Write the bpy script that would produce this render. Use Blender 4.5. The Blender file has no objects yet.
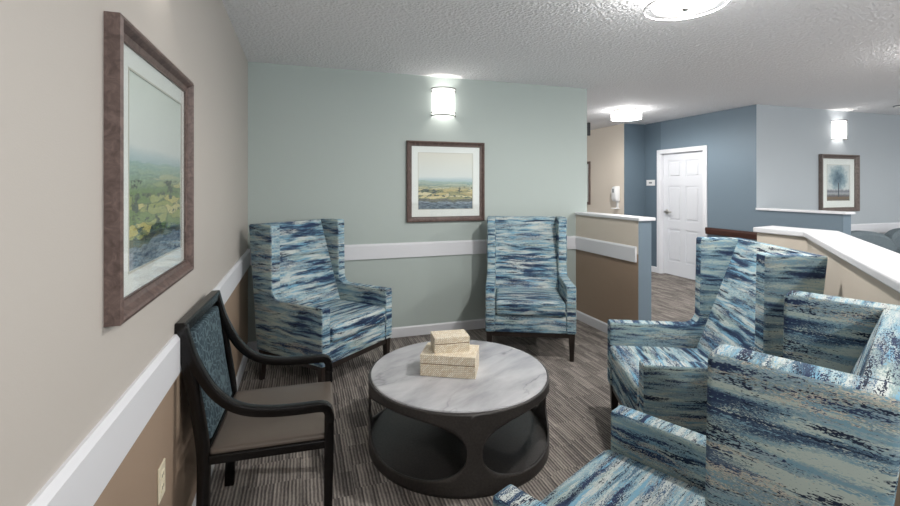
import bpy, bmesh, math, random
from mathutils import Vector, Matrix
random.seed(4)
S = bpy.context.scene
COL = S.collection
PI = math.pi

# ------------------------------------------------------------------ helpers
def lin(c):
    return tuple(((v/255)/12.92 if v/255 <= .04045 else ((v/255+.055)/1.055)**2.4) for v in c[:3]) + (1,)

class NT:
    """small node-tree builder"""
    def __init__(s, name):
        s.m = bpy.data.materials.new(name); s.m.use_nodes = True
        s.t = s.m.node_tree; s.t.nodes.clear()
        s.out = s.n('ShaderNodeOutputMaterial')
    def n(s, typ, **kw):
        o = s.t.nodes.new(typ)
        for k, v in kw.items(): setattr(o, k, v)
        return o
    def put(s, sock, v):
        if v is None: return
        if hasattr(v, 'is_output') or isinstance(v, bpy.types.NodeSocket): s.t.links.new(v, sock)
        else: sock.default_value = v
    def math(s, op, a, b=None, c=None, clamp=False):
        o = s.n('ShaderNodeMath', operation=op); o.use_clamp = clamp
        s.put(o.inputs[0], a); s.put(o.inputs[1], b); s.put(o.inputs[2], c)
        return o.outputs[0]
    def comb(s, x, y, z=0.0):
        o = s.n('ShaderNodeCombineXYZ'); s.put(o.inputs[0], x); s.put(o.inputs[1], y); s.put(o.inputs[2], z)
        return o.outputs[0]
    def sep(s, v):
        o = s.n('ShaderNodeSeparateXYZ'); s.put(o.inputs[0], v); return o.outputs
    def noise(s, vec, scale=1, detail=2, rough=.5, dist=0):
        o = s.n('ShaderNodeTexNoise'); s.put(o.inputs['Vector'], vec)
        o.inputs['Scale'].default_value = scale; o.inputs['Detail'].default_value = detail
        o.inputs['Roughness'].default_value = rough; o.inputs['Distortion'].default_value = dist
        return o.outputs['Fac']
    def ramp(s, fac, stops, interp='LINEAR'):
        o = s.n('ShaderNodeValToRGB'); cr = o.color_ramp; cr.interpolation = interp
        while len(cr.elements) < len(stops): cr.elements.new(.5)
        for e, (p, c) in zip(cr.elements, stops):
            e.position = p; e.color = lin(c) if len(c) == 3 else c
        s.put(o.inputs[0], fac); return o.outputs[0]
    def mix(s, fac, a, b, mode='MIX'):
        o = s.n('ShaderNodeMix', data_type='RGBA', blend_type=mode)
        s.put(o.inputs[0], fac); s.put(o.inputs[6], a); s.put(o.inputs[7], b)
        return o.outputs[2]
    def bump(s, h, strength=.3, dist=.01):
        o = s.n('ShaderNodeBump'); o.inputs['Strength'].default_value = strength
        o.inputs['Distance'].default_value = dist; s.put(o.inputs['Height'], h); return o.outputs[0]
    def bsdf(s, col, rough=.6, metal=0, spec=.5, normal=None, **kw):
        o = s.n('ShaderNodeBsdfPrincipled')
        s.put(o.inputs['Base Color'], col); s.put(o.inputs['Roughness'], rough)
        o.inputs['Metallic'].default_value = metal
        o.inputs['Specular IOR Level'].default_value = spec
        if normal is not None: s.put(o.inputs['Normal'], normal)
        for k, v in kw.items(): s.put(o.inputs[k], v)
        s.t.links.new(o.outputs[0], s.out.inputs[0]); return o
    def obj(s): return s.n('ShaderNodeTexCoord').outputs['Object']
    def uv(s): return s.n('ShaderNodeTexCoord').outputs['UV']

def paint(name, rgb, rough=.55, bump=.12, spec=.35):
    t = NT(name); o = t.obj()
    n = t.noise(o, 260, 2, .5)
    t.bsdf(lin(rgb), rough, spec=spec, normal=t.bump(n, bump, .002)); return t.m
def plain(name, rgb, rough=.5, metal=0, spec=.5):
    t = NT(name); t.bsdf(lin(rgb), rough, metal, spec); return t.m

M = {}
M['beige'] = paint('beige wall paint', (184,178,171))
M['brown'] = paint('brown wall paint', (155,135,117))
M['green'] = paint('sage wall paint', (174,184,180))
M['cream'] = paint('cream wall paint', (211,201,188))
M['blue'] = paint('slate blue wall paint', (107,123,135))
M['deepblue'] = paint('darker slate blue wall', (92,108,120))  # darker blue for the strip left of the door and the return
M['pale'] = paint('pale blue grey wall paint', (172,179,184))
M['white'] = plain('white satin trim paint', (218,219,223), .38)
M['door'] = plain('white door paint', (212,214,219), .4)
M['nickel'] = plain('brushed nickel', (190,186,180), .3, 1)
M['band'] = plain('satin nickel band', (112,108,104), .45, .5)
M['black_plastic'] = plain('black plastic', (25,26,28), .5)
M['white_plastic'] = plain('white plastic', (222,222,222), .4)
M['grey_plastic'] = plain('grey plastic', (120,124,128), .4)
M['ivory_plastic'] = plain('ivory plastic', (222,214,190), .4)
M['mat_board'] = plain('white mat board', (238,239,239), .85, spec=.2)
M['paper_edge'] = plain('bevelled mat core', (205,200,190), .8)
M['dark_slot'] = plain('dark slot', (30,28,26), .7)

def m_ceiling():
    t = NT('textured ceiling'); o = t.obj()
    n = t.noise(o, 38, 3, .6); v = t.n('ShaderNodeTexVoronoi'); t.put(v.inputs['Vector'], o); v.inputs['Scale'].default_value = 48
    h = t.math('ADD', n, t.math('MULTIPLY', v.outputs['Distance'], .5))
    t.bsdf(lin((238,238,240)), .85, spec=.2, normal=t.bump(h, .7, .018)); return t.m
M['ceiling'] = m_ceiling()

def m_carpet():
    t = NT('striped carpet tile'); x, y, z = t.sep(t.obj())
    # staggered blocks of fine stripes that run along the room
    bx = t.math('FLOOR', t.math('DIVIDE', x, .25))
    wn0 = t.n('ShaderNodeTexWhiteNoise', noise_dimensions='2D'); t.put(wn0.inputs['Vector'], t.comb(bx, 3.7))
    yy = t.math('ADD', y, t.math('MULTIPLY', wn0.outputs['Value'], .7))
    by = t.math('FLOOR', t.math('DIVIDE', yy, .19))
    wn = t.n('ShaderNodeTexWhiteNoise', noise_dimensions='2D'); t.put(wn.inputs['Vector'], t.comb(bx, by))
    xs = t.math('ADD', x, t.math('MULTIPLY', wn.outputs['Value'], .05))
    wob = t.math('MULTIPLY', t.math('SUBTRACT', t.noise(t.comb(t.math('MULTIPLY', x, 20), t.math('MULTIPLY', y, 16)), 1, 2), .5), .006)
    st = t.math('SINE', t.math('MULTIPLY', t.math('ADD', xs, wob), 2*PI/.0175))
    st = t.math('MULTIPLY_ADD', st, .5, .5)
    sid = t.n('ShaderNodeTexWhiteNoise', noise_dimensions='3D'); t.put(sid.inputs['Vector'], t.comb(t.math('FLOOR', t.math('DIVIDE', xs, .0175)), by, bx))
    nf = t.noise(t.comb(t.math('MULTIPLY', x, 160), t.math('MULTIPLY', y, 50)), 1, 2, .6)
    nb = t.noise(t.comb(t.math('MULTIPLY', x, 9), t.math('MULTIPLY', y, 3)), 1, 3, .6)
    f = t.math('ADD', t.math('MULTIPLY', st, .44), t.math('MULTIPLY', nf, .5))
    f = t.math('ADD', f, t.math('MULTIPLY', t.math('SUBTRACT', nb, .5), .7))
    f = t.math('ADD', f, t.math('MULTIPLY', t.math('SUBTRACT', wn.outputs['Value'], .5), .16))
    f = t.math('ADD', f, t.math('MULTIPLY', t.math('SUBTRACT', sid.outputs['Value'], .5), .34))
    c = t.ramp(f, [(.15,(86,82,80)), (.42,(120,114,110)), (.6,(148,141,135)), (.95,(180,172,163))])
    t.bsdf(c, .95, spec=.1, normal=t.bump(t.math('ADD', st, nf), .5, .004)); return t.m
M['carpet'] = m_carpet()

def m_fabric():
    t = NT('brushstroke woven upholstery'); u, v, w = t.sep(t.uv())
    side = t.math('GREATER_THAN', u, 5)          # side faces take a greener, darker palette
    a = t.n('ShaderNodeAttribute', attribute_type='OBJECT', attribute_name='pattern_shift')
    sh = a.outputs['Fac']
    u0 = t.math('ADD', u, t.math('MULTIPLY', sh, 3.1)); v0 = t.math('ADD', v, sh)
    def P(us, vs, du=0., dv=0.):
        return t.comb(t.math('MULTIPLY', t.math('ADD', u0, du), us), t.math('MULTIPLY', t.math('ADD', v0, dv), vs))
    dash = t.math('SUBTRACT', t.noise(P(60, 270), 1, 2.5, .6), .5)       # dry brush grain
    spk = t.math('SUBTRACT', t.noise(P(150, 460), 1, 1.5, .6), .5)
    grain = t.math('ADD', t.math('MULTIPLY', dash, .40), t.math('MULTIPLY', spk, .40))
    def L(us, vs, du, dv, det, g):
        n = t.noise(P(us, vs, du, dv), 1, det, .6)
        return t.math('MULTIPLY_ADD', grain, g, n)
    wv = t.math('MULTIPLY', t.math('SUBTRACT', t.noise(P(5, 7), 1, 2, .5), .5), .03); v0 = t.math('ADD', v0, wv)
    big = L(1.5, 10, 0, 0, 3.2, .6)
    n2 = L(2.8, 25, 7.3, 1.1, 2.8, 1.0)
    n3 = L(4.4, 50, 2.3, 3.7, 2, 1.0)
    n4 = L(1.6, 9, 11.3, 4.4, 2, .6)
    big = t.math('MULTIPLY_ADD', t.math('SUBTRACT', big, .5), 1.35, .5)
    blue = t.ramp(big, [(.0,(36,52,80)), (.36,(46,65,92)), (.42,(82,112,132)), (.46,(120,157,174)),
                        (.50,(150,178,186)), (.53,(196,202,196)), (.55,(138,172,184)), (.59,(98,136,160)), (.635,(184,188,180)), (.67,(80,104,130)), (1,(44,58,86))])
    sage = t.ramp(big, [(.0,(38,50,74)), (.35,(52,68,92)), (.40,(84,108,126)), (.44,(104,132,148)), (.48,(136,158,158)), (.52,(98,124,142)), (.56,(80,104,126)), (.59,(136,146,130)), (.63,(196,184,164)), (.67,(76,94,114)), (1,(44,56,80))])
    base = t.mix(t.math('MULTIPLY', side, .65), blue, sage)
    def mask(n, lo, hi):
        return t.math('MULTIPLY', t.math('SUBTRACT', n, lo), 1/(hi-lo), clamp=True)
    soft = t.ramp(n2, [(.3,(112,134,138)), (.47,(150,168,164)), (.56,(128,152,158)), (.63,(188,182,168)), (.75,(130,134,120))])
    c = t.mix(mask(n4, .605, .62), base, soft)
    c = t.mix(mask(n2, .58, .595), c, lin((42,56,84)))
    pale = t.mix(side, lin((194,201,198)), lin((164,178,174)))
    c = t.mix(mask(n2, .44, .425), c, pale)
    c = t.mix(mask(n3, .625, .64), c, lin((30,40,60)))
    lt = t.mix(side, lin((120,166,190)), lin((112,146,162)))
    c = t.mix(mask(n3, .385, .37), c, lt)
    fine = t.noise(P(420, 420), 1, 1, .5)
    t.bsdf(c, .85, spec=.2, normal=t.bump(fine, .25, .002)); return t.m
M['fabric'] = m_fabric()

def m_backfabric():
    t = NT('dark vine patterned upholstery'); u, v, w = t.sep(t.uv())
    p = t.comb(u, v)
    d = t.n('ShaderNodeTexNoise'); t.put(d.inputs['Vector'], p); d.inputs['Scale'].default_value = 22; d.inputs['Detail'].default_value = 2
    vm = t.n('ShaderNodeVectorMath', operation='MULTIPLY_ADD'); t.put(vm.inputs[0], d.outputs['Color']); vm.inputs[1].default_value = (.06,.06,0); t.put(vm.inputs[2], p)
    vo = t.n('ShaderNodeTexVoronoi', feature='DISTANCE_TO_EDGE'); t.put(vo.inputs['Vector'], vm.outputs[0]); vo.inputs['Scale'].default_value = 34
    line = t.math('LESS_THAN', vo.outputs['Distance'], .075)
    n = t.noise(p, 14, 3, .6)
    c = t.mix(line, t.ramp(n, [(.3,(40,52,60)), (.7,(58,74,82))]), lin((86,103,109)))
    t.bsdf(c, .8, spec=.2); return t.m
M['vine'] = m_backfabric()

def m_marble():
    t = NT('grey white marble'); o = t.obj(); x, y, z = t.sep(o)
    r = t.comb(t.math('ADD', t.math('MULTIPLY', x, .8), t.math('MULTIPLY', y, .45)), t.math('MULTIPLY', t.math('SUBTRACT', t.math('MULTIPLY', y, .85), t.math('MULTIPLY', x, .5)), 2.6))
    n = t.noise(r, 2.6, 5, .55, .3)
    ve = t.math('ABSOLUTE', t.math('SUBTRACT', t.noise(r, 1.5, 4, .5, .35), .47))
    fade = t.noise(r, 1.7, 2, .5)
    c = t.ramp(n, [(.3,(156,157,161)), (.5,(183,183,187)), (.72,(202,202,204))])
    m = t.math('MULTIPLY', t.ramp(ve, [(0,(255,255,255)), (.012,(120,120,120)), (.05,(0,0,0))]), t.math('MULTIPLY', t.math('SUBTRACT', fade, .42, clamp=True), 3.4, clamp=True))
    c = t.mix(m, c, lin((108,108,113)))
    t.bsdf(c, .22, spec=.5); return t.m
M['marble'] = m_marble()

def m_wood(name, a, b, sc=(6,40,6), rough=.45, spec=.4):
    t = NT(name); x, y, z = t.sep(t.obj())
    n = t.noise(t.comb(t.math('MULTIPLY', x, sc[0]), t.math('MULTIPLY', y, sc[1]), t.math('MULTIPLY', z, sc[2])), 1, 4, .6, 1.2)
    t.bsdf(t.ramp(n, [(.3, a), (.7, b)]), rough, spec=spec, normal=t.bump(n, .12, .002)); return t.m
M['frame_wood'] = m_wood('taupe brown frame wood', (72,58,54), (112,94,88), (34,34,34))
M['frame_grey'] = m_wood('grey brown frame wood', (88,78,74), (120,110,105), (30,30,30))
M['espresso'] = m_wood('espresso stained wood', (30,24,22), (46,38,34), (30,30,8), .35)
M['black_wood'] = m_wood('black stained wood', (9,8,8), (17,15,15), (30,30,10), .24, .3)
M['redwood'] = m_wood('reddish brown handrail wood', (52,30,24), (74,44,35), (4,4,50), .35)
def m_leather():
    t = NT('taupe vinyl'); n = t.noise(t.obj(), 180, 3, .6)
    t.bsdf(lin((94,85,77)), .36, spec=.5, normal=t.bump(n, .12, .002)); return t.m
M['vinyl'] = m_leather()
def m_tablemetal():
    t = NT('charcoal metal'); n = t.noise(t.obj(), 90, 3, .6)
    t.bsdf(t.ramp(n, [(.3,(58,55,54)), (.7,(72,69,67))]), .40, .3, spec=.5, normal=t.bump(n, .06, .002)); return t.m
M['charcoal'] = m_tablemetal()
def m_bone():
    t = NT('ivory bone mosaic'); u, v, w = t.sep(t.uv())
    # diagonal small tiles
    p = t.math('ADD', u, v); q = t.math('SUBTRACT', u, v)
    b = t.n('ShaderNodeTexBrick'); t.put(b.inputs['Vector'], t.comb(p, q))
    b.inputs['Scale'].default_value = 1; b.inputs['Brick Width'].default_value = .026; b.inputs['Row Height'].default_value = .011
    b.inputs['Mortar Size'].default_value = .0012
    b.inputs['Color1'].default_value = lin((246,240,224)); b.inputs['Color2'].default_value = lin((220,203,174)); b.inputs['Mortar'].default_value = lin((140,116,86))
    n = t.noise(t.comb(u, v), 60, 3, .6)
    c = t.mix(t.math('MULTIPLY', n, .3), b.outputs['Color'], lin((240,232,214)))
    t.bsdf(c, .5, spec=.4, normal=t.bump(b.outputs['Fac'], -.3, .002)); return t.m
M['bone'] = m_bone()
M['box_seam'] = plain('box seam', (120,98,74), .7)
def m_sofa():
    t = NT('slate grey chenille'); n = t.noise(t.obj(), 120, 3, .7)
    t.bsdf(t.ramp(n, [(.3,(92,104,110)), (.7,(122,132,137))]), .95, spec=.1, normal=t.bump(n, .3, .004)); return t.m
M['sofa'] = m_sofa()

def m_emit(name, rgb, st):
    t = NT(name); e = t.n('ShaderNodeEmission'); e.inputs[0].default_value = lin(rgb); e.inputs[1].default_value = st
    t.t.links.new(e.outputs[0], t.out.inputs[0]); return t.m
def m_diffuser(name, opaque):
    t = NT(name); e = t.n('ShaderNodeEmission'); e.inputs[0].default_value = lin((255,251,246)); e.inputs[1].default_value = 1.15
    tr = t.n('ShaderNodeBsdfTransparent'); mx = t.n('ShaderNodeMixShader'); mx.inputs[0].default_value = opaque
    t.t.links.new(tr.outputs[0], mx.inputs[1]); t.t.links.new(e.outputs[0], mx.inputs[2]); t.t.links.new(mx.outputs[0], t.out.inputs[0]); return t.m
M['lamp'] = m_diffuser('lit opal diffuser', .55); M['lamp_side'] = m_diffuser('lit opal drum side', .92)
M['shade'] = m_emit('lit sconce shade', (255,251,246), 2.4)
M['bulb'] = m_emit('lit bulb', (255,248,240), 75)
def m_pane(name, tint, refl=.03, haze=0.0):
    t = NT(name); tr = t.n('ShaderNodeBsdfTransparent'); tr.inputs[0].default_value = tint
    g = t.n('ShaderNodeBsdfGlossy'); g.inputs['Roughness'].default_value = .03
    ge = t.n('ShaderNodeNewGeometry'); dp = t.n('ShaderNodeVectorMath', operation='DOT_PRODUCT')
    t.put(dp.inputs[0], ge.outputs['Normal']); t.put(dp.inputs[1], ge.outputs['Incoming'])
    k = t.math('POWER', t.math('SUBTRACT', 1, t.math('ABSOLUTE', dp.outputs['Value'])), 5)
    k = t.math('MULTIPLY_ADD', k, .9, refl)
    mx = t.n('ShaderNodeMixShader'); t.put(mx.inputs[0], k); t.t.links.new(tr.outputs[0], mx.inputs[1]); t.t.links.new(g.outputs[0], mx.inputs[2])
    last = mx
    if haze:
        d = t.n('ShaderNodeBsdfTranslucent'); d.inputs[0].default_value = (.9,.9,.9,1)
        m2 = t.n('ShaderNodeMixShader'); m2.inputs[0].default_value = haze
        t.t.links.new(mx.outputs[0], m2.inputs[1]); t.t.links.new(d.outputs[0], m2.inputs[2]); last = m2
    t.t.links.new(last.outputs[0], t.out.inputs[0]); return t.m
M['pane'] = m_pane('picture glass', (.97,.98,.97,1))
M['lamp_glass'] = m_pane('clear lamp glass', (.95,.96,.97,1), haze=.1)

def m_landscape(name, seed, valley):
    t = NT(name); u, v, w = t.sep(t.uv()); us = t.math('ADD', u, seed)
    def N(a, b, det=3, rough=.6, off=0.): return t.math('SUBTRACT', t.noise(t.comb(t.math('MULTIPLY', t.math('ADD', us, off), a), t.math('MULTIPLY', v, b)), 1, det, rough), .5)
    hor = .56 if valley else .50
    water = .12 if valley else .13
    # distance 0 at the horizon, grows towards the bottom of the sheet
    edge = t.math('ADD', v, t.math('MULTIPLY', N(3.2, 2.5), .10))
    dist = t.math('SUBTRACT', hor, edge)
    px = t.math('ADD', us, t.math('MULTIPLY', N(5, 9), .12))
    py = t.math('POWER', t.math('MAXIMUM', t.math('ADD', dist, .02), .001), .55)
    vo = t.n('ShaderNodeTexVoronoi', feature='F1'); vo.inputs['Scale'].default_value = 1; vo.inputs['Randomness'].default_value = .9
    vec = t.comb(t.math('MULTIPLY', px, 2.8), t.math('MULTIPLY', py, 24)); t.put(vo.inputs['Vector'], vec)
    ve = t.n('ShaderNodeTexVoronoi', feature='DISTANCE_TO_EDGE'); ve.inputs['Scale'].default_value = 1; ve.inputs['Randomness'].default_value = .9; t.put(ve.inputs['Vector'], vec)
    cr = t.sep(vo.outputs['Color'])[0]
    if valley: pal = [(0,(108,134,78)), (.2,(150,158,88)), (.4,(196,184,112)), (.55,(124,146,92)), (.7,(208,196,136)), (.85,(164,168,108)), (1,(96,122,82))]
    else: pal = [(0,(122,124,84)), (.2,(190,172,116)), (.4,(206,190,140)), (.55,(150,146,98)), (.7,(212,200,158)), (.85,(172,156,104)), (1,(132,136,96))]
    fld = t.ramp(cr, pal, 'CONSTANT')
    hedge = t.math('LESS_THAN', t.math('ADD', ve.outputs['Distance'], t.math('MULTIPLY', N(40, 60), .22)), .035)
    c = t.mix(t.math('MULTIPLY', hedge, .75), fld, lin((74,92,66)))
    # blue green haze towards the horizon
    hz = t.math('SUBTRACT', 1, t.math('DIVIDE', dist, .17), clamp=True)
    c = t.mix(t.math('MULTIPLY', hz, .92), c, lin((156,184,184)))
    # trees in clumps, larger towards the bottom
    tn = t.math('ADD', N(11, 17, 3, .6, 3.1), t.math('MULTIPLY', N(3, 14, 1, .5, 8.), .9))
    near = t.math('GREATER_THAN', dist, .10)
    c = t.mix(t.math('MULTIPLY', t.math('GREATER_THAN', tn, .115), near), c, t.ramp(N(30, 30), [(.0,(52,66,56)), (.1,(84,98,70))]))
    # river
    wl = t.math('ADD', v, t.math('MULTIPLY', N(4, 3, 3, .6, 5.), .12))
    wat = t.math('LESS_THAN', wl, water)
    bank = t.math('LESS_THAN', wl, water+.045)
    c = t.mix(t.math('MULTIPLY', bank, .8), c, lin((66,72,74)))
    c = t.mix(wat, c, t.ramp(t.math('ADD', N(9, 44, 3, .6, 2.), .5), [(.34,(64,74,90)), (.46,(98,112,128)), (.56,(140,154,166)), (.68,(84,96,104))]))
    # far hills and sky
    sky = t.ramp(t.math('ADD', v, t.math('MULTIPLY', N(2.5, 4), .05)), [(hor-.04,(150,176,186)), (hor+.03,(190,204,210)), (hor+.08,(222,226,226)), (1,(226,232,228) if valley else (228,224,215))])
    c = t.mix(t.math('LESS_THAN', dist, .0), c, sky)
    br = t.math('ADD', N(30, 80, 3, .65, 1.), .5)
    low = t.math('MULTIPLY', t.math('LESS_THAN', v, hor), .5)
    c = t.mix(low, c, t.ramp(br, [(.3,(128,128,128)), (.5,(188,188,188)), (.7,(250,250,250))]), 'SOFT_LIGHT')
    t.bsdf(c, .8, spec=.2); return t.m
M['art_field'] = m_landscape('painted river meadow', 2.3, False)
M['art_valley'] = m_landscape('painted green valley', 9.1, True)
def m_tree():
    t = NT('painted blue tree'); u, v, w = t.sep(t.uv())
    du = t.math('MULTIPLY', t.math('SUBTRACT', u, .5), 2.3); dv = t.math('MULTIPLY', t.math('SUBTRACT', v, .63), 2.5)
    n = t.noise(t.comb(u, v), 7, 4, .65); n2 = t.noise(t.comb(u, v), 22, 3, .6)
    r = t.math('SQRT', t.math('ADD', t.math('MULTIPLY', du, du), t.math('MULTIPLY', dv, dv)))
    r = t.math('ADD', r, t.math('MULTIPLY', t.math('SUBTRACT', n, .5), 1.1))
    crown = t.ramp(r, [(.15,(86,108,126)), (.5,(132,154,168)), (.85,(180,194,202)), (1.05,(214,218,220))])
    g = t.math('ADD', v, t.math('MULTIPLY', t.math('SUBTRACT', n2, .5), .12))
    ground = t.ramp(g, [(0,(110,108,108)), (.08,(134,112,88)), (.13,(104,102,110)), (.20,(176,178,184)), (.26,(120,122,134)), (.33,(206,208,212))])
    c = t.mix(t.math('GREATER_THAN', g, .31), ground, crown)
    tr = t.math('MULTIPLY', t.math('LESS_THAN', t.math('ABSOLUTE', t.math('SUBTRACT', u, .52)), .022), t.math('MULTIPLY', t.math('LESS_THAN', v, .5), t.math('GREATER_THAN', v, .1)))
    c = t.mix(tr, c, lin((74,78,90)))
    t.bsdf(c, .8, spec=.2); return t.m
M['art_tree'] = m_tree()

# ------------------------------------------------------------------ geometry
def link(name, bm, mats, parent=None, loc=None, rot=None, smooth=False):
    me = bpy.data.meshes.new(name); bmesh.ops.recalc_face_normals(bm, faces=bm.faces[:])
    bm.to_mesh(me); bm.free()
    for m in (mats if isinstance(mats, (list, tuple)) else [mats]): me.materials.append(M[m])
    if smooth:
        for p in me.polygons: p.use_smooth = True
        if smooth != 'all':
            me.set_sharp_from_angle(angle=math.radians(38))
    o = bpy.data.objects.new(name, me); COL.objects.link(o)
    if parent: o.parent = parent
    if loc is not None: o.location = loc
    if rot is not None: o.rotation_euler = rot
    return o
def thing(name, label, cat, loc=(0,0,0), rz=0, group=None, rot=None):
    o = bpy.data.objects.new(name, None); COL.objects.link(o); o.empty_display_size = .1
    o.location = loc; o.rotation_euler = rot or (0,0,rz)
    return tag(o, label, cat, group)
def tag(o, label, cat, group=None, kind=None):
    o['label'] = label; o['category'] = cat
    if group: o['group'] = group
    if kind: o['kind'] = kind
    return o
def struct(name, bm, mats, label, cat, parent=None, **kw):
    return tag(link(name, bm, mats, parent, **kw), label, cat, kind='structure')

def box(x0, x1, y0, y1, z0, z1, bm=None, bev=0, seg=2, mi=0):
    own = bmesh.new()
    v = [own.verts.new((x, y, z)) for x in (x0, x1) for y in (y0, y1) for z in (z0, z1)]
    for f in ((0,1,3,2), (4,6,7,5), (0,4,5,1), (2,3,7,6), (0,2,6,4), (1,5,7,3)):
        own.faces.new([v[i] for i in f])
    bmesh.ops.recalc_face_normals(own, faces=own.faces[:])
    if bev: bmesh.ops.bevel(own, geom=own.edges[:], offset=bev, segments=seg, profile=.5, affect='EDGES')
    return merge(own, bm, mi)
def merge(own, bm, mi=0):
    for f in own.faces: f.material_index = mi
    if bm is None: return own
    me = bpy.data.meshes.new('t'); own.to_mesh(me); own.free(); bm.from_mesh(me); bpy.data.meshes.remove(me); return bm
def prism(pts, a0, a1, axis='x', bm=None, bev=0, seg=2, mi=0):
    """polygon in the two other axes pushed along axis; x: (y,z)  y: (x,z)  z: (x,y)"""
    own = bmesh.new()
    def co(p, a): return {'x': (a, p[0], p[1]), 'y': (p[0], a, p[1]), 'z': (p[0], p[1], a)}[axis]
    A = [own.verts.new(co(p, a0)) for p in pts]; B = [own.verts.new(co(p, a1)) for p in pts]
    own.faces.new(A); own.faces.new(B[::-1]); n = len(pts)
    for i in range(n): own.faces.new((A[i], A[(i+1) % n], B[(i+1) % n], B[i]))
    bmesh.ops.recalc_face_normals(own, faces=own.faces[:])
    if bev: bmesh.ops.bevel(own, geom=[e for e in own.edges if e.calc_face_angle(0) > .5], offset=bev, segments=seg, profile=.5, affect='EDGES', clamp_overlap=True)
    return merge(own, bm, mi)
def lathe(prof, n=48, bm=None, mi=0, a0=0, a1=2*PI, cx=0, cy=0):
    own = bmesh.new(); full = abs(a1-a0-2*PI) < 1e-6; rings = []
    for i in range(n if full else n+1):
        a = a0+(a1-a0)*i/n
        rings.append([own.verts.new((cx+r*math.cos(a), cy+r*math.sin(a), z)) for r, z in prof])
    for i in range(n):
        A, B = rings[i], rings[(i+1) % len(rings)]
        for j in range(len(prof)-1): own.faces.new((A[j], B[j], B[j+1], A[j+1]))
    bmesh.ops.remove_doubles(own, verts=own.verts[:], dist=1e-5)
    return merge(own, bm, mi)
def sweep(path, w, t, x0, bm=None, bev=0, mi=0):
    """rectangular bar following a path of (y, z[, t]) in a plane of constant x"""
    own = bmesh.new(); R = []; n = len(path)
    for i in range(n):
        p = Vector(path[i][:2]); a = Vector(path[max(i-1, 0)][:2]); b = Vector(path[min(i+1, n-1)][:2])
        d = (b-a).normalized(); nn = Vector((-d.y, d.x)); tt = path[i][2] if len(path[i]) > 2 else t
        R.append([own.verts.new((x0+sx*w/2, p.x+nn.x*s*tt/2, p.y+nn.y*s*tt/2)) for sx, s in ((-1,-1), (1,-1), (1,1), (-1,1))])
    for i in range(n-1):
        for k in range(4): own.faces.new((R[i][k], R[i][(k+1) % 4], R[i+1][(k+1) % 4], R[i+1][k]))
    own.faces.new(R[0]); own.faces.new(R[-1][::-1])
    bmesh.ops.recalc_face_normals(own, faces=own.faces[:])
    if bev: bmesh.ops.bevel(own, geom=[e for e in own.edges if e.calc_face_angle(0) > .6], offset=bev, segments=2, profile=.5, affect='EDGES', clamp_overlap=True)
    return merge(own, bm, mi)
def smooth_path(pts, k=6):
    out = []; n = len(pts)
    for i in range(n-1):
        p0, p1, p2, p3 = [Vector(pts[max(0, min(n-1, j))]) for j in (i-1, i, i+1, i+2)]
        for s in range(k):
            q = s/k
            out.append(tuple(.5*((2*p1)+(p2-p0)*q+(2*p0-5*p1+4*p2-p3)*q*q+(3*p1-p0-3*p2+p3)*q**3)))
    out.append(tuple(pts[-1])); return out
def boxuv(bm, scale=1.0, side=0.0):
    uv = bm.loops.layers.uv.verify()
    bm.normal_update()
    for f in bm.faces:
        n = f.normal; ax = max(range(3), key=lambda i: abs(n[i]))
        for l in f.loops:
            c = l.vert.co
            if ax == 0: q = (c.y+.37+side, c.z)
            elif ax == 1: q = (c.x, c.z)
            else: q = (c.x, c.y*1.0+.9)
            l[uv].uv = (q[0]*scale, q[1]*scale)
    return bm
def quaduv(name, p, mat, parent):
    """flat picture sheet: corners bl, br, tr, tl"""
    bm = bmesh.new(); uv = bm.loops.layers.uv.verify()
    f = bm.faces.new([bm.verts.new(c) for c in p])
    for l, q in zip(f.loops, ((0,0), (1,0), (1,1), (0,1))): l[uv].uv = q
    me = bpy.data.meshes.new(name); bm.to_mesh(me); bm.free(); me.materials.append(M[mat])
    o = bpy.data.objects.new(name, me); COL.objects.link(o); o.parent = parent; return o

# ------------------------------------------------------------------ setting
XL, YB, H = -.451, 4.394, 2.6
ZT, ZB = .929, .784                # chair rail
XH, XG, YH = 2.947, 3.094, 3.40    # half wall beside the back chair
XD, YP = 5.85, 4.50                # door wall, pale wall
ZC = 1.19

def paint_zones(x0, x1, y0, y1, zs, mis):
    bm = bmesh.new()
    for (a, b), mi in zip(zip(zs, zs[1:]), mis): box(x0, x1, y0, y1, a, b, bm, mi=mi)
    return bm
struct('floor', box(-3, 12, -2.4, 11, -.1, 0), 'carpet', 'grey brown carpet with fine broken stripes', 'floor')
struct('ceiling', box(-3, 12, -2.4, 11, H, H+.1), 'ceiling', 'off white ceiling with a stippled texture', 'ceiling')
struct('wall_left', paint_zones(XL-.12, XL, -4, YB+.12, (0, .86, H), (0, 1)), ['brown', 'beige'], 'beige wall above brown along the left side', 'wall')
struct('wall_back', box(XL, XG, YB, YB+.12, 0, H), 'green', 'sage green wall behind two patterned chairs', 'wall')

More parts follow.
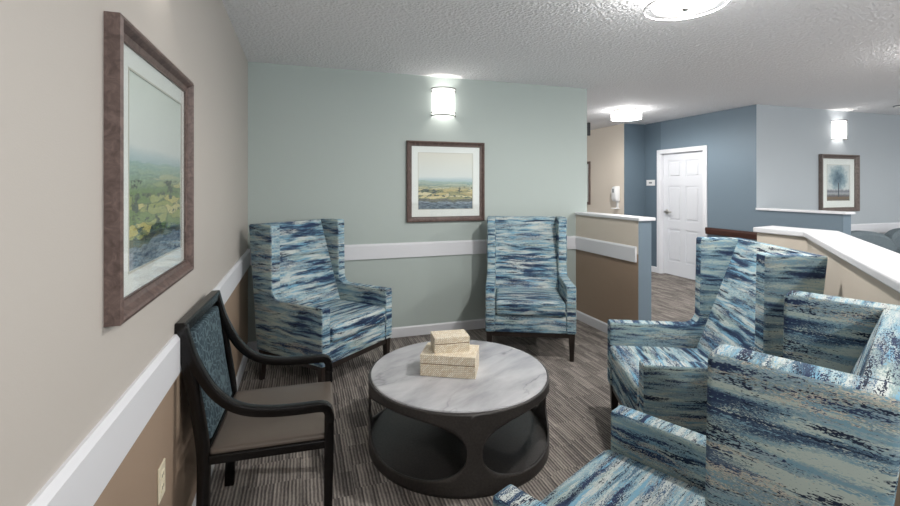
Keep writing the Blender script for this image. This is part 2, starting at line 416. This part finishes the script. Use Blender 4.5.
def rail_profile(t=.02, z0=ZB, z1=ZT):
    return [(0, z0), (t, z0), (t, z1-.017), (t-.012, z1), (0, z1)]
bm = prism([(XL+a, z) for a, z in rail_profile()], -4, YB, 'y')
struct('trim_1', bm, 'white', 'white chair rail along the beige left wall', 'chair rail')
bm = prism([(YB-a, z) for a, z in rail_profile()], XL, XH, 'x')
struct('trim_2', bm, 'white', 'white chair rail across the sage green wall', 'chair rail')
bm = prism([(XH-a, z) for a, z in rail_profile()], YH+.02, YB, 'y')
struct('trim_3', bm, 'white', 'white chair rail on the low wall beside the back chair', 'chair rail')
def base_profile(t=.014, h=.097): return [(0, 0), (t, 0), (t, h-.012), (t-.008, h), (0, h)]
struct('baseboard_left', prism([(XL+a, z) for a, z in base_profile()], -4, YB, 'y'), 'white', 'white baseboard below the left wall', 'baseboard')
struct('baseboard_back', prism([(YB-a, z) for a, z in base_profile()], XL, XH, 'x'), 'white', 'white baseboard below the sage green wall', 'baseboard')
struct('baseboard_partition', prism([(XH-a, z) for a, z in base_profile()], YH+.005, YB, 'y'), 'white', 'white baseboard below the low beige and brown wall', 'baseboard')

# half wall by the back chair: beige over brown on the sitting side, blue end
bm = bmesh.new()
for z0, z1, mi in ((0, .86, 0), (.86, ZC-.022, 1)):
    box(XH, XG, YH, YB, z0, z1, bm, mi=mi)
bm.normal_update()
for f in bm.faces:
    c = f.calc_center_median()
    if c.y < YH+.001 or c.x > XG-.001: f.material_index = 2
struct('wall_partition', bm, ['brown', 'cream', 'blue'], 'low wall with beige and brown side and blue end', 'wall')
struct('trim_4', box(XH-.02, XG+.025, YH-.03, YB, ZC-.022, ZC+.008, bev=.006), 'white', 'white cap on the low wall behind the back chair', 'wall cap')

# angled half wall at the right
ix, iy = 2.995, 1.972
dd = Vector((-1.157, -1.003)).normalized()
inner = [(2.995, 2.30), (ix, iy), (ix+dd.x*4.2, iy+dd.y*4.2)]
nn = Vector((-dd.y, dd.x))
if nn.x < 0: nn = -nn
def offs(d):
    L = 4.2; a = Vector((ix, iy))+nn*d
    t = (2.995+d*1.35 - a.x)/dd.x
    return [(2.995+d*1.35, 2.32), (a.x+dd.x*t, a.y+dd.y*t), (a.x+dd.x*L, a.y+dd.y*L)]
o_out = offs(.155)
poly = inner + o_out[::-1]
bm = bmesh.new()
prism(poly, 0, .86, 'z', bm, mi=0); prism(poly, .86, ZC-.022, 'z', bm, mi=1)
struct('wall_right', bm, ['brown', 'cream'], 'low beige wall that bends behind the right hand chairs', 'wall')
def inset(d):
    a = Vector((ix, iy))-nn*d; t = (2.995-d - a.x)/dd.x
    return [(2.995-d, 2.30+.035), (a.x+dd.x*t, a.y+dd.y*t), (a.x+dd.x*4.2, a.y+dd.y*4.2)]
cap = inset(.02) + offs(.18)[::-1]
cap[0] = (cap[0][0], 2.315); cap[-1] = (cap[-1][0], 2.37)
struct('trim_5', prism(cap, ZC-.022, ZC+.012, 'z', bev=.006), 'white', 'white cap on the low wall that bends behind the chairs', 'wall cap')

# far walls
def cut_wall():
    bm = bmesh.new()
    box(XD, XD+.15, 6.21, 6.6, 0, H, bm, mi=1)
    box(XD, XD+.15, 5.35, 6.21, 2.05, H, bm)
    box(XD, XD+.15, YP, 5.35, 0, H, bm)
    bm.normal_update()
    for f in bm.faces:
        if f.calc_center_median().y < YP+.001: f.material_index = 2
    return bm
struct('wall_door', cut_wall(), ['blue', 'deepblue', 'pale'], 'slate blue wall around the white door', 'wall')
struct('wall_corridor', box(5.41, XD+.15, 6.6, 11, 0, H), 'cream', 'cream corridor wall carrying the soap dispenser', 'wall')
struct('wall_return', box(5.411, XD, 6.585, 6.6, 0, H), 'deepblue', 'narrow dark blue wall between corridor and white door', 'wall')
struct('wall_corridor_end', box(XL-.12, 5.41, 10.9, 11, 0, H), 'cream', 'cream wall at the corridor end', 'wall')
struct('wall_far', box(XD+.15, 12, YP, YP+.12, 0, H), 'pale', 'pale blue grey wall with the tree picture', 'wall')
struct('wall_far_right', box(10.6, 10.72, -4, YP, 0, H), 'pale', 'unseen pale wall far to the right, added to block outside light', 'wall')  # out of view; put in to keep world light off the pale wall
struct('wall_divider', box(XD, XD+.13, 3.47, YP, 0, ZC-.02), 'blue', 'blue low wall in front of the pale far wall', 'wall')
struct('trim_6', box(XD-.02, XD+.15, 3.435, YP, ZC-.02, ZC+.008, bev=.005), 'white', 'white cap on the blue low wall far right', 'wall cap')
struct('trim_7', prism([(YP-a, z) for a, z in rail_profile()], XD+.15, 12, 'x'), 'white', 'white chair rail on the pale far wall', 'chair rail')
struct('baseboard_door', prism([(XD-a, z) for a, z in base_profile()], 3.47, 5.28, 'y'), 'white', 'white baseboard below the blue walls right of the white door', 'baseboard')
struct('baseboard_return', prism([(XD-a, z) for a, z in base_profile()], 6.28, 6.585, 'y'), 'white', 'white baseboard below the dark blue strip left of the door', 'baseboard')
struct('baseboard_corridor', prism([(5.41-a, z) for a, z in base_profile()], 6.6, 10.9, 'y'), 'white', 'white baseboard below the cream corridor wall', 'baseboard')

# door with six panels
def door_leaf():
    x0, x1 = XD+.05, XD+.09
    y0, y1, z0, z1 = 5.36, 6.2, .012, 2.04
    bm = bmesh.new(); box(x0+.012, x1, y0, y1, z0, z1, bm)
    W = y1-y0; st = .11; mid = .1; pw = (W-2*st-mid)/2
    rows = [(.24, .78), (.92, 1.5), (1.64, 1.92)]
    ys = [y0, y0+st, y0+st+pw, y0+st+pw+mid, y1-st, y1]
    for a, b in ((ys[0], ys[1]), (ys[2], ys[3]), (ys[4], ys[5])): box(x0, x0+.012, a, b, z0, z1, bm)
    zs = [z0] + [q for r in rows for q in r] + [z1]
    for i in (0, 2, 4, 6):
        for a, b in ((ys[1], ys[2]), (ys[3], ys[4])): box(x0, x0+.012, a, b, zs[i], zs[i+1], bm)
    for z_0, z_1 in rows:
        for a, b in ((ys[1], ys[2]), (ys[3], ys[4])): box(x0+.002, x0+.016, a+.03, b-.03, z_0+.03, z_1-.03, bm, bev=.008)
    return bm
d = struct('door_1', door_leaf(), 'door', 'white six panel door in the slate blue wall', 'door')
bm = bmesh.new()
for a, b in ((5.275, 5.345), (6.215, 6.285)): box(XD-.018, XD, a, b, 0, 2.115, bm, bev=.004)
box(XD-.018, XD, 5.345, 6.215, 2.045, 2.115, bm, bev=.004)
for a, b in ((5.345, 5.357), (6.203, 6.215)): box(XD-.005, XD+.1, a, b, 0, 2.06, bm)
box(XD-.005, XD+.1, 5.345, 6.215, 2.043, 2.058, bm)
link('door_frame', bm, 'white', d)
bm = lathe([(0, 0), (.042, 0), (.042, .008), (.014, .012), (.014, .055), (0, .055)], 20)
bmesh.ops.rotate(bm, cent=(0,0,0), matrix=Matrix.Rotation(-PI/2, 3, 'Y'), verts=bm.verts[:])
bmesh.ops.translate(bm, vec=(XD+.05, 6.12, 1.06), verts=bm.verts[:])
box(XD-.012, XD+.008, 5.98, 6.135, 1.046, 1.074, bm, bev=.006)
link('door_handle', bm, 'nickel', d, smooth=True)

# ------------------------------------------------------------------ pictures
def picture(name, label, w, h, mold, depth, fmat, art, prn, loc, rz, group=None):
    """local frame: x along the wall, z up, facing -y, back at y=0; prn = margins l, r, b, t of the print"""
    t = thing(name, label, 'picture', loc, rz, group)
    # frame: outer box, narrow lip, cove down to the glass
    prof = [(0, 0), (0, -depth), (.010, -depth-.004), (.016, -depth), (mold*.55, -depth*.55), (mold*.85, -depth*.42), (mold, -depth*.5), (mold, 0)]
    bm = bmesh.new(); R = []
    for sx, sz in ((-1,-1), (1,-1), (1,1), (-1,1)):
        R.append([bm.verts.new((sx*(w/2-a), y, sz*(h/2-a))) for a, y in prof])
    for i in range(4):
        for j in range(len(prof)): bm.faces.new((R[i][j], R[(i+1)%4][j], R[(i+1)%4][(j+1)%len(prof)], R[i][(j+1)%len(prof)]))
    link('frame', bm, fmat, t)
    l, r, b, tp = prn
    iw, ih = w/2-mold+.004, h/2-mold+.004
    bm = bmesh.new(); y = -.008
    xs = (-iw, -w/2+l, w/2-r, iw); zs = (-ih, -h/2+b, h/2-tp, ih)
    box(xs[0], xs[1], -.010, -.004, zs[0], zs[3], bm); box(xs[2], xs[3], -.010, -.004, zs[0], zs[3], bm)
    box(xs[1], xs[2], -.010, -.004, zs[0], zs[1], bm); box(xs[1], xs[2], -.010, -.004, zs[2], zs[3], bm)
    link('mat_board', bm, 'mat_board', t)
    bm = bmesh.new(); e = .005
    for a in ((xs[1]-e, xs[1], zs[1]-e, zs[2]+e), (xs[2], xs[2]+e, zs[1]-e, zs[2]+e), (xs[1], xs[2], zs[1]-e, zs[1]), (xs[1], xs[2], zs[2], zs[2]+e)):
        box(a[0], a[1], -.0112, -.0095, a[2], a[3], bm)
    link('mat_bevel', bm, 'paper_edge', t)
    quaduv('print', [(xs[1], -.006, zs[1]), (xs[2], -.006, zs[1]), (xs[2], -.006, zs[2]), (xs[1], -.006, zs[2])], art, t)
    link('glass', box(-iw, iw, -.0155, -.014, -ih, ih), 'pane', t)
    return t
# local -y faces the room
picture('framed_picture', 'large brown framed green valley painting on the beige left wall', .784, .761, .048, .034, 'frame_wood', 'art_valley',
        (.135, .09, .107, .105), (XL, 1.684, 1.5235), PI/2)
picture('framed_picture', 'brown framed river meadow painting on the sage green wall', .829, .812, .052, .03, 'frame_wood', 'art_field',
        (.121, .128, .128, .118), (1.407, YB, 1.5355), 0)
picture('framed_picture', 'grey brown framed blue tree picture on the pale far wall', .81, .83, .06, .05, 'frame_grey', 'art_tree',
        (.16, .16, .16, .15), (7.465, YP, 1.538), 0)
picture('framed_picture', 'brown framed picture half hidden on the cream corridor wall', .7, .85, .05, .03, 'frame_wood', 'art_valley',
        (.12, .12, .12, .12), (5.41, 7.92, 1.56), -PI/2)

# ------------------------------------------------------------------ lights
def sconce(label, loc, rz):
    t = thing('wall_sconce', label, 'wall lamp', loc, rz, None)
    R, h = .118, .25
    def arc(r, z0, z1, thick, bm=None, squash=.85):
        own = bmesh.new(); n = 20; rows = []
        for i in range(n+1):
            a = PI+PI*i/n
            c, s = math.cos(a), math.sin(a)*squash
            rows.append([own.verts.new(q) for q in ((r*c, r*s, z0), (r*c, r*s, z1), ((r-thick)*c, (r-thick)*s, z1), ((r-thick)*c, (r-thick)*s, z0))])
        for i in range(n):
            for k in range(4): own.faces.new((rows[i][k], rows[i+1][k], rows[i+1][(k+1)%4], rows[i][(k+1)%4]))
        own.faces.new(rows[0]); own.faces.new(rows[-1][::-1])
        return merge(own, bm)
    link('shade', arc(R, -h/2, h/2, .003), 'shade', t, smooth=True)
    for z in (-h/2-.016, h/2-.022): 
        bm = arc(R+.012, z-.001, z+.008, .009); arc(R+.012, z+.030, z+.039, .009, bm)
        link('band', bm, 'band', t, smooth=True)
    link('back_plate', box(-.06, .06, -.012, -.001, -.1, .1, bev=.003), 'nickel', t)
    bm = bmesh.new(); bmesh.ops.create_uvsphere(bm, u_segments=16, v_segments=10, radius=.026)
    bmesh.ops.translate(bm, verts=bm.verts[:], vec=(0, -.05, 0))
    b = link('bulb', bm, 'bulb', t, smooth='all')
    return t
sconce('half round glowing sconce above the picture on the sage green wall', (1.378, YB, 2.34), 0)
sconce('half round glowing sconce above the tree picture on the pale wall', (7.455, YP, 2.31), 0)
sconce('half round sconce above the large valley painting on the left wall', (XL, 1.684, 2.36), PI/2)

def flush(label, loc, power=135):
    t = thing('ceiling_light', label, 'ceiling light', loc)
    link('pan', lathe([(0, 0), (.17, 0), (.17, -.018), (0, -.018)], 48), 'nickel', t, smooth=True)
    bm = lathe([(.172, -.018), (.172, -.118)], 56, mi=0); lathe([(.172, -.118), (.165, -.128), (.10, -.136), (0, -.139)], 56, bm, mi=1)
    link('diffuser', bm, ['lamp_side', 'lamp'], t, smooth=True)
    ld = bpy.data.lights.new('bulb_light', 'POINT'); ld.energy = power; ld.shadow_soft_size = .05; ld.color = (1, .975, .94)
    lo = bpy.data.objects.new('bulb_light', ld); COL.objects.link(lo); lo.parent = t; lo.location = (0, 0, -.085)
    bm = lathe([(.214, -.03), (.214, -.128), (.208, -.128), (.208, -.03), (.214, -.03)], 64)
    link('glass_drum', bm, 'lamp_glass', t, smooth=True)
    bm = lathe([(.2145, -.124), (.2145, -.131), (.2075, -.131), (.2075, -.124), (.2145, -.124)], 64)
    link('glass_rim', bm, 'white_plastic', t, smooth=True)
    link('finial', lathe([(.014, -.136), (.017, -.146), (.010, -.154), (0, -.156)], 20), 'nickel', t, smooth=True)
    return t
flush('large round flush ceiling light above the sitting area', (2.0, 1.945, H))
flush('round flush ceiling light over the corridor near the white door', (4.49, 5.43, H))
t = thing('smoke_detector', 'white smoke detector on the ceiling cut by the right edge', 'smoke detector', (7.83, 3.94, H))
link('base', lathe([(0, 0), (.09, 0), (.09, -.012), (0, -.012)], 32), 'grey_plastic', t, smooth=True)
link('cover', lathe([(.075, -.012), (.07, -.03), (.05, -.038), (0, -.04)], 32), 'white_plastic', t, smooth=True)
flush('unseen flush ceiling light added to brighten the pale far wall', (8.3, 1.7, H))  # out of view, added to brighten the pale wall
flush('round flush ceiling light beyond the bent low wall, off to the right', (4.98, 2.0, H))
flush('unseen flush ceiling light added behind the black armchair for even light', (1.1, -1.2, H))  # extra lamp behind the camera, put in to even out the light
flush('unseen flush ceiling light added behind the viewer beyond the bent wall as fill', (4.2, -1.3, H))  # another added lamp out of view, fills in light from behind

# ------------------------------------------------------------------ wingback chairs
W, D, ARM, TOP, BOT, TH = .766, .711, .635, 1.175, .234, .085
yf, yr, yt = -D/2, D/2, .456
def side_outline():
    pts = [(yr, BOT), (yf, BOT), (yf, ARM)]
    r = .07; cx, cz = .176-r, ARM+r       # concave fillet where the wing meets the arm
    for i in range(9):
        a = -PI/2+PI/2*i/8
        pts.append((cx+r*math.cos(a), cz+r*math.sin(a)))
    pts += [(.184, TOP), (yt, TOP-.004)]
    return pts
def side_panel(sx):
    bm = prism(side_outline(), sx*(W/2-TH), sx*W/2, 'x')
    bm.normal_update()
    bmesh.ops.bevel(bm, geom=[e for e in bm.edges if e.calc_face_angle(0) > .5], offset=.014, segments=3, profile=.5, affect='EDGES', clamp_overlap=True)
    return bm
def split(bm, z, keep_low):
    g = bm.verts[:]+bm.edges[:]+bm.faces[:]
    r = bmesh.ops.bisect_plane(bm, geom=g, plane_co=(0,0,z), plane_no=(0,0,1), clear_outer=keep_low, clear_inner=not keep_low)
    bmesh.ops.holes_fill(bm, edges=[e for e in bm.edges if e.is_boundary], sides=0)
    return bm
def cushion(x0, x1, y0, y1, z0, z1, r=.03, crown=.012, nx=14, ny=14):
    bm = box(x0, x1, y0, y1, z0, z1)
    bmesh.ops.bevel(bm, geom=bm.edges[:], offset=r, segments=4, profile=.5, affect='EDGES')
    top = [e for e in bm.edges]
    bmesh.ops.subdivide_edges(bm, edges=[e for e in bm.edges if e.calc_length() > .3], cuts=9, use_grid_fill=True)
    cx, cy = (x0+x1)/2, (y0+y1)/2
    for v in bm.verts:
        a = 1-((v.co.x-cx)/((x1-x0)/2))**2; b = 1-((v.co.y-cy)/((y1-y0)/2))**2
        k = max(0, a)**.6*max(0, b)**.6
        if v.co.z > (z0+z1)/2: v.co.z += crown*k
        fy = 1-((v.co.x-cx)/((x1-x0)/2))**2
        if v.co.y < cy: v.co.y -= .006*max(0, fy)
    return bm
IW = W/2-TH
def make_wingback():
    t = thing('wingback_chair', '', 'armchair')
    F = 'fabric'
    for sx in (-1, 1):
        link('armrest', boxuv(split(side_panel(sx), ARM+.002, True), side=10), F, t, smooth=True)
        link('wing', boxuv(split(side_panel(sx), ARM+.002, False), side=10), F, t, smooth=True)
    out = [(.09, .40), (.345, BOT+.01), (.352, BOT+.01), (.452, TOP-.006), (.398, TOP-.004), (.148, .47)]
    bm = prism(out, -IW-.004, IW+.004, 'x', bev=.014, seg=3)
    link('backrest', boxuv(bm), F, t, smooth=True)
    bm = box(-IW-.004, IW+.004, yf+.008, .30, BOT, .377, bev=.012, seg=2)
    link('seat_base', boxuv(bm), F, t, smooth=True)
    bm = cushion(-IW+.001, IW-.001, yf-.012, .215, .379, .499, .030, .014)
    link('seat_cushion', boxuv(bm), F, t, smooth='all')
    bm = bmesh.new()
    a, b = W/2-.03, .038
    box(-a, a, yf+.02, yf+.045, BOT-b, BOT+.002, bm); box(-a, a, yr-.045, yr-.02, BOT-b, BOT+.002, bm)
    box(-a, -a+.025, yf+.02, yr-.02, BOT-b, BOT+.002, bm); box(a-.025, a, yf+.02, yr-.02, BOT-b, BOT+.002, bm)
    link('base_rail', bm, 'espresso', t)
    for sx in (-1, 1):
        for sy in (-1, 1):
            own = bmesh.new(); x = sx*(W/2-.035); y = sy*(D/2-.037)
            lo = [(x+i*.016, y+j*.016+(.02 if sy > 0 else 0), 0) for i, j in ((-1,-1), (1,-1), (1,1), (-1,1))]
            hi = [(x+i*.025, y+j*.025, BOT+.001) for i, j in ((-1,-1), (1,-1), (1,1), (-1,1))]
            A = [own.verts.new(q) for q in lo]; B = [own.verts.new(q) for q in hi]
            own.faces.new(A); own.faces.new(B)
            for i in range(4): own.faces.new((A[i], A[(i+1)%4], B[(i+1)%4], B[i]))
            bmesh.ops.recalc_face_normals(own, faces=own.faces[:])
            bmesh.ops.bevel(own, geom=own.edges[:], offset=.003, segments=1, affect='EDGES')
            link('leg', own, 'espresso', t)
    return t
def copy_tree(o):
    r = o.copy(); COL.objects.link(r)
    for ch in list(o.children):
        c = ch.copy(); COL.objects.link(c); c.parent = r
        for g in list(ch.children):
            q = g.copy(); COL.objects.link(q); q.parent = c
    return r
wing0 = make_wingback()
spots = [(.197, 3.721, .704, 'blue brushstroke wingback armchair in the corner beside the black armchair', .31),
         (1.998, 3.751, -.427, 'blue brushstroke wingback armchair against the sage wall, beside the low brown wall', .74),
         (2.034, 1.95, -2.008, 'blue brushstroke wingback armchair by the bent low wall, in front of the white door', 1.27),
         (.995, .99, -2.70, 'blue brushstroke wingback armchair cut off at the bottom right corner, seen over its side', 2.05)]
for i, (x, y, r, lab, sh) in enumerate(spots):
    o = wing0 if i == 0 else copy_tree(wing0)
    o.location = (x, y, 0); o.rotation_euler = (0, 0, r)
    if i == 0: o.scale = (1, 1, 1.018)
    if i == 1: o.scale = (1, 1, 1.01)
    if i > 1: o.scale = (1, 1, .995)
    o['label'] = lab; o['group'] = 'blue brushstroke wingback armchairs'
    for c in o.children: c['pattern_shift'] = sh

# ------------------------------------------------------------------ black side armchair
def black_chair():
    t = thing('open_arm_chair', 'black framed open arm chair with taupe seat against the left wall', 'armchair', (-.13, 2.197, 0), math.radians(87))
    BW = 'black_wood'; hx = .268
    for sx in (-1, 1):
        x = sx*hx
        post = smooth_path([(.293, .955), (.262, .80), (.232, .62), (.212, .46), (.212, .28), (.222, .0)], 5)
        link('leg', sweep(post, .034, .045, x, bev=.006), BW, t, smooth=True)
        arm = smooth_path([(.285, .955), (.255, .845), (.215, .755), (.175, .69), (.12, .637), (.05, .604), (-.05, .588), (-.15, .585), (-.215, .585), (-.242, .577), (-.254, .552), (-.256, .52)], 5)
        link('armrest', sweep(arm, .038, .036, x, bev=.006), BW, t, smooth=True)
        leg = [(-.254, .545, .038), (-.253, .40, .038), (-.250, .2, .034), (-.246, 0, .028)]
        link('leg', sweep(leg, .036, .036, x, bev=.005), BW, t, smooth=True)
    bm = box(-hx-.017, hx+.017, .267, .308, .925, .968, bev=.006)
    link('top_rail', bm, BW, t)
    bm = bmesh.new()
    box(-hx, hx, -.268, -.236, .415, .45, bm, bev=.004); box(-hx, hx, .20, .228, .415, .45, bm, bev=.004)
    box(-hx-.012, -hx+.012, -.25, .215, .415, .448, bm, bev=.004); box(hx-.012, hx+.012, -.25, .215, .415, .448, bm, bev=.004)
    box(-hx+.02, hx-.02, .218, .24, .50, .53, bm, bev=.004)
    link('seat_rail', bm, BW, t)
    bm = cushion(-hx+.004, hx-.004, -.270, .195, .434, .466, .014, .004)
    link('seat', boxuv(bm), 'vinyl', t, smooth='all')
    # upholstered back panel, leaning with the posts
    out = [(.195, .475), (.245, .475), (.262, .60), (.303, .905), (.258, .912), (.222, .64)]
    bm = prism(out, -.205, .205, 'x', bev=.012, seg=3)
    p = link('back_panel', boxuv(bm), 'vine', t, smooth=True)
    for sx in (-1, 1):
        for z, y in ((.86, .275), (.56, .235)): link('back_bracket', box(min(sx*.20, sx*.255), max(sx*.20, sx*.255), y-.008, y+.008, z-.012, z+.012), BW, t)
    return t
black_chair()

# ------------------------------------------------------------------ drum table
def table():
    cx, cy, R = .883, 2.515, .524
    t = thing('coffee_table', 'round drum coffee table with marble top and charcoal cut out base', 'table', (cx, cy, 0))
    bm = lathe([(0, .392), (R-.012, .392), (R-.012, .404), (R-.016, .409), (R-.022, .41), (0, .41)], 96)
    link('table_top', bm, 'marble', t, smooth=True)
    # pierced shell, four openings
    cam = math.atan2(-cy, -cx) + math.radians(8.5)
    zc, hz, alpha = .207, .150, PI/4
    z0, z1 = 0.0, .402
    own = bmesh.new(); NB, NR = 96, 5
    hw = alpha - .076/2/R
    for q in range(4):
        phi = cam + PI/4 + q*PI/2
        loops = []
        for k in range(NB):
            a = 2*PI*k/NB; c, s = math.cos(a), math.sin(a)
            n = 2.45
            ex = math.copysign(abs(c)**(2/n), c); ez = math.copysign(abs(s)**(2/n), s)
            inn = (ex*hw, zc+ez*hz)
            m = max(abs(c), abs(s))
            ox, oz = c/m, s/m
            outp = (ox*alpha, (z1 if oz > 0 else z0)*abs(oz)+zc*(1-abs(oz)))
            loops.append([own.verts.new((R*math.cos(phi+inn[0]+(outp[0]-inn[0])*j/NR), R*math.sin(phi+inn[0]+(outp[0]-inn[0])*j/NR), inn[1]+(outp[1]-inn[1])*j/NR)) for j in range(NR+1)])
        for k in range(NB):
            A, B = loops[k], loops[(k+1)%NB]
            for j in range(NR): own.faces.new((A[j], B[j], B[j+1], A[j+1]))
    bmesh.ops.remove_doubles(own, verts=own.verts[:], dist=1e-4)
    bmesh.ops.recalc_face_normals(own, faces=own.faces[:])
    bm = own
    o = link('drum_shell', bm, 'charcoal', t, smooth=True)
    md = o.modifiers.new('thickness', 'SOLIDIFY'); md.thickness = .012; md.offset = -1
    link('lower_shelf', lathe([(0, .045), (R-.013, .045), (R-.013, .058), (0, .058)], 72), 'charcoal', t, smooth=True)
    link('under_top', lathe([(0, .375), (R-.013, .375), (R-.013, .391), (0, .391)], 72), 'charcoal', t, smooth=True)
    return t
table()

def deco_box(label, w, d, h, loc, rz):
    t = thing('lidded_box', label, 'box', loc, rz, 'ivory boxes stacked on the round table')
    s = h*.56
    bm = box(-w/2, w/2, -d/2, d/2, 0, s, bev=.002, seg=1); link('base', boxuv(bm), 'bone', t)
    bm = box(-w/2+.003, w/2-.003, -d/2+.003, d/2-.003, s, s+.004); link('seam', bm, 'box_seam', t)
    bm = box(-w/2, w/2, -d/2, d/2, s+.004, h, bev=.002, seg=1); link('lid', boxuv(bm), 'bone', t)
    return t
ang = math.atan2(2.339-2.486, .921-.641)
e1 = Vector((math.cos(ang), math.sin(ang))); e2 = Vector((-e1.y, e1.x))
bw, bd, bh = .316, .21, .12
c0 = Vector((.641, 2.486)) + e1*bw/2 + e2*bd/2
deco_box('larger ivory mosaic box lying on the marble table under a smaller box', bw, bd, bh, (c0.x, c0.y, .41), ang)
a2 = math.atan2(2.441-2.463, .926-.72)
f1 = Vector((math.cos(a2), math.sin(a2))); f2 = Vector((-f1.y, f1.x))
c1 = Vector((.72, 2.463)) + f1*.104 + f2*.07
deco_box('smaller ivory mosaic box on top of the larger box', .207, .135, .088, (c1.x, c1.y, .41+bh), a2)

# ------------------------------------------------------------------ small things on the walls
t = thing('power_outlet', 'ivory power outlet plate on the brown left wall', 'outlet', (XL, 1.755, .487), PI/2)
link('plate', box(-.036, .036, -.006, 0, -.058, .058, bev=.003), 'ivory_plastic', t)
for z in (-.02, .02):
    k = link('socket', box(-.017, .017, -.0075, -.005, z-.014, z+.014, bev=.003), 'ivory_plastic', t)
    for x in (-.0075, .0075): link('slot', box(x-.0015, x+.0015, -.0079, -.007, z-.005, z+.006), 'dark_slot', k)

t = thing('wall_plate', 'small white wall plate with grey centre beside the white door', 'wall plate', (XD, 6.44, 1.555), -PI/2)
link('plate', box(-.1, .1, -.008, 0, -.05, .05, bev=.003), 'white_plastic', t)
link('switch', box(-.035, .035, -.011, -.008, -.014, .014), 'grey_plastic', t)

t = thing('soap_dispenser', 'white hand sanitizer dispenser on the cream corridor wall', 'dispenser', (5.41, 6.76, 1.19), -PI/2)
bm = prism([(0, .03), (-.07, .03), (-.10, .09), (-.105, .24), (-.08, .30), (0, .31)], -.065, .065, 'x', bev=.02, seg=3)
link('housing', bm, 'white_plastic', t, smooth=True)
link('window', box(-.02, .02, -.109, -.10, .19, .26, bev=.002), 'grey_plastic', t)
bm = box(-.022, .022, -.02, 0, -.09, .04, bev=.004); box(-.05, .05, -.11, 0, -.10, -.085, bm, bev=.005)
link('drip_tray', bm, 'white_plastic', t)

t = tag(link('handrail', prism([(XD-.05, .775), (XD-.02, .765), (XD-.018, .87), (XD-.05, .875), (XD-.06, .85)], YP-.05, 5.27, 'y', bev=.006), 'redwood'),
        'reddish brown wooden handrail on the blue wall right of the white door', 'handrail')
for y in (4.7, 5.1): link('bracket', box(XD-.022, XD, y-.015, y+.015, .79, .85), 'black_plastic', t)

t = thing('hanging_sign', 'black sign hanging from the ceiling just behind the sage wall edge', 'sign', (4.56, 6.52, H))
link('panel', box(-.16, .085, -.02, .02, -.25, -.03, bev=.004), 'black_plastic', t)
link('stem', box(-.06, -.02, -.012, .012, -.03, 0), 'black_plastic', t)

# upholstered lounge chair beyond the blue low wall
def lounge(label, loc, rz):
    t = thing('lounge_chair', label, 'armchair', loc, rz, 'slate grey lounge chairs by the pale wall')
    bm = cushion(-.36, .36, -.36, .3, .22, .44, .05, .02); link('seat', bm, 'sofa', t, smooth='all')
    own = bmesh.new(); n = 22; rows = []
    for i in range(n+1):      # low rounded back
        a = PI*i/n; x = -.40*math.cos(a); 
        zt = .60+.28*math.sin(a)**.6
        yb = .30+.07*math.sin(a)
        rows.append([own.verts.new(q) for q in ((x, yb-.09, .2), (x, yb-.09, zt-.05), (x, yb-.05, zt), (x, yb+.05, zt), (x, yb+.09, zt-.05), (x, yb+.09, .2))])
    for i in range(n):
        for k in range(6): own.faces.new((rows[i][k], rows[i+1][k], rows[i+1][(k+1)%6], rows[i][(k+1)%6]))
    own.faces.new(rows[0]); own.faces.new(rows[-1][::-1])
    link('backrest', own, 'sofa', t, smooth=True)
    for sx in (-1, 1):
        link('armrest', boxuv(cushion(sx*.41-.07, sx*.41+.07, -.36, .3, .2, .62, .05, .01)), 'sofa', t, smooth='all')
    for sx in (-1, 1):
        for y in (-.3, .3): link('leg', box(sx*.34-.02, sx*.34+.02, y-.02, y+.02, 0, .23), 'espresso', t)
lounge('slate grey lounge chair with rounded back beside the blue low wall', (7.22, 3.76, 0), math.radians(-12))
lounge('slate grey lounge chair cut off by the right edge of the photo', (8.30, 3.80, 0), math.radians(-8))

# ------------------------------------------------------------------ daylight and camera
w = bpy.data.worlds.new('World'); S.world = w; w.use_nodes = True
bg = w.node_tree.nodes['Background']; bg.inputs[0].default_value = (.93, .97, 1.0, 1); bg.inputs[1].default_value = 1.2

cd = bpy.data.cameras.new('Camera'); cam = bpy.data.objects.new('Camera', cd); COL.objects.link(cam)
cd.sensor_fit = 'HORIZONTAL'; cd.sensor_width = 36; cd.lens = 451.39/900*36
cd.shift_y = -(253-187.05)/900
cd.clip_start = .02
cam.location = (0, 0, 1.4802); cam.rotation_euler = (PI/2, 0, -.3187)
S.camera = cam
S.view_settings.view_transform = 'Standard'; S.view_settings.look = 'None'
S.view_settings.gamma = 1; S.view_settings.exposure = 1.0
S.view_settings.use_curve_mapping = False
S.cycles.max_bounces = 8; S.cycles.diffuse_bounces = 5; S.cycles.transparent_max_bounces = 12
S.cycles.sample_clamp_indirect = 6
S.cycles.use_denoising = True
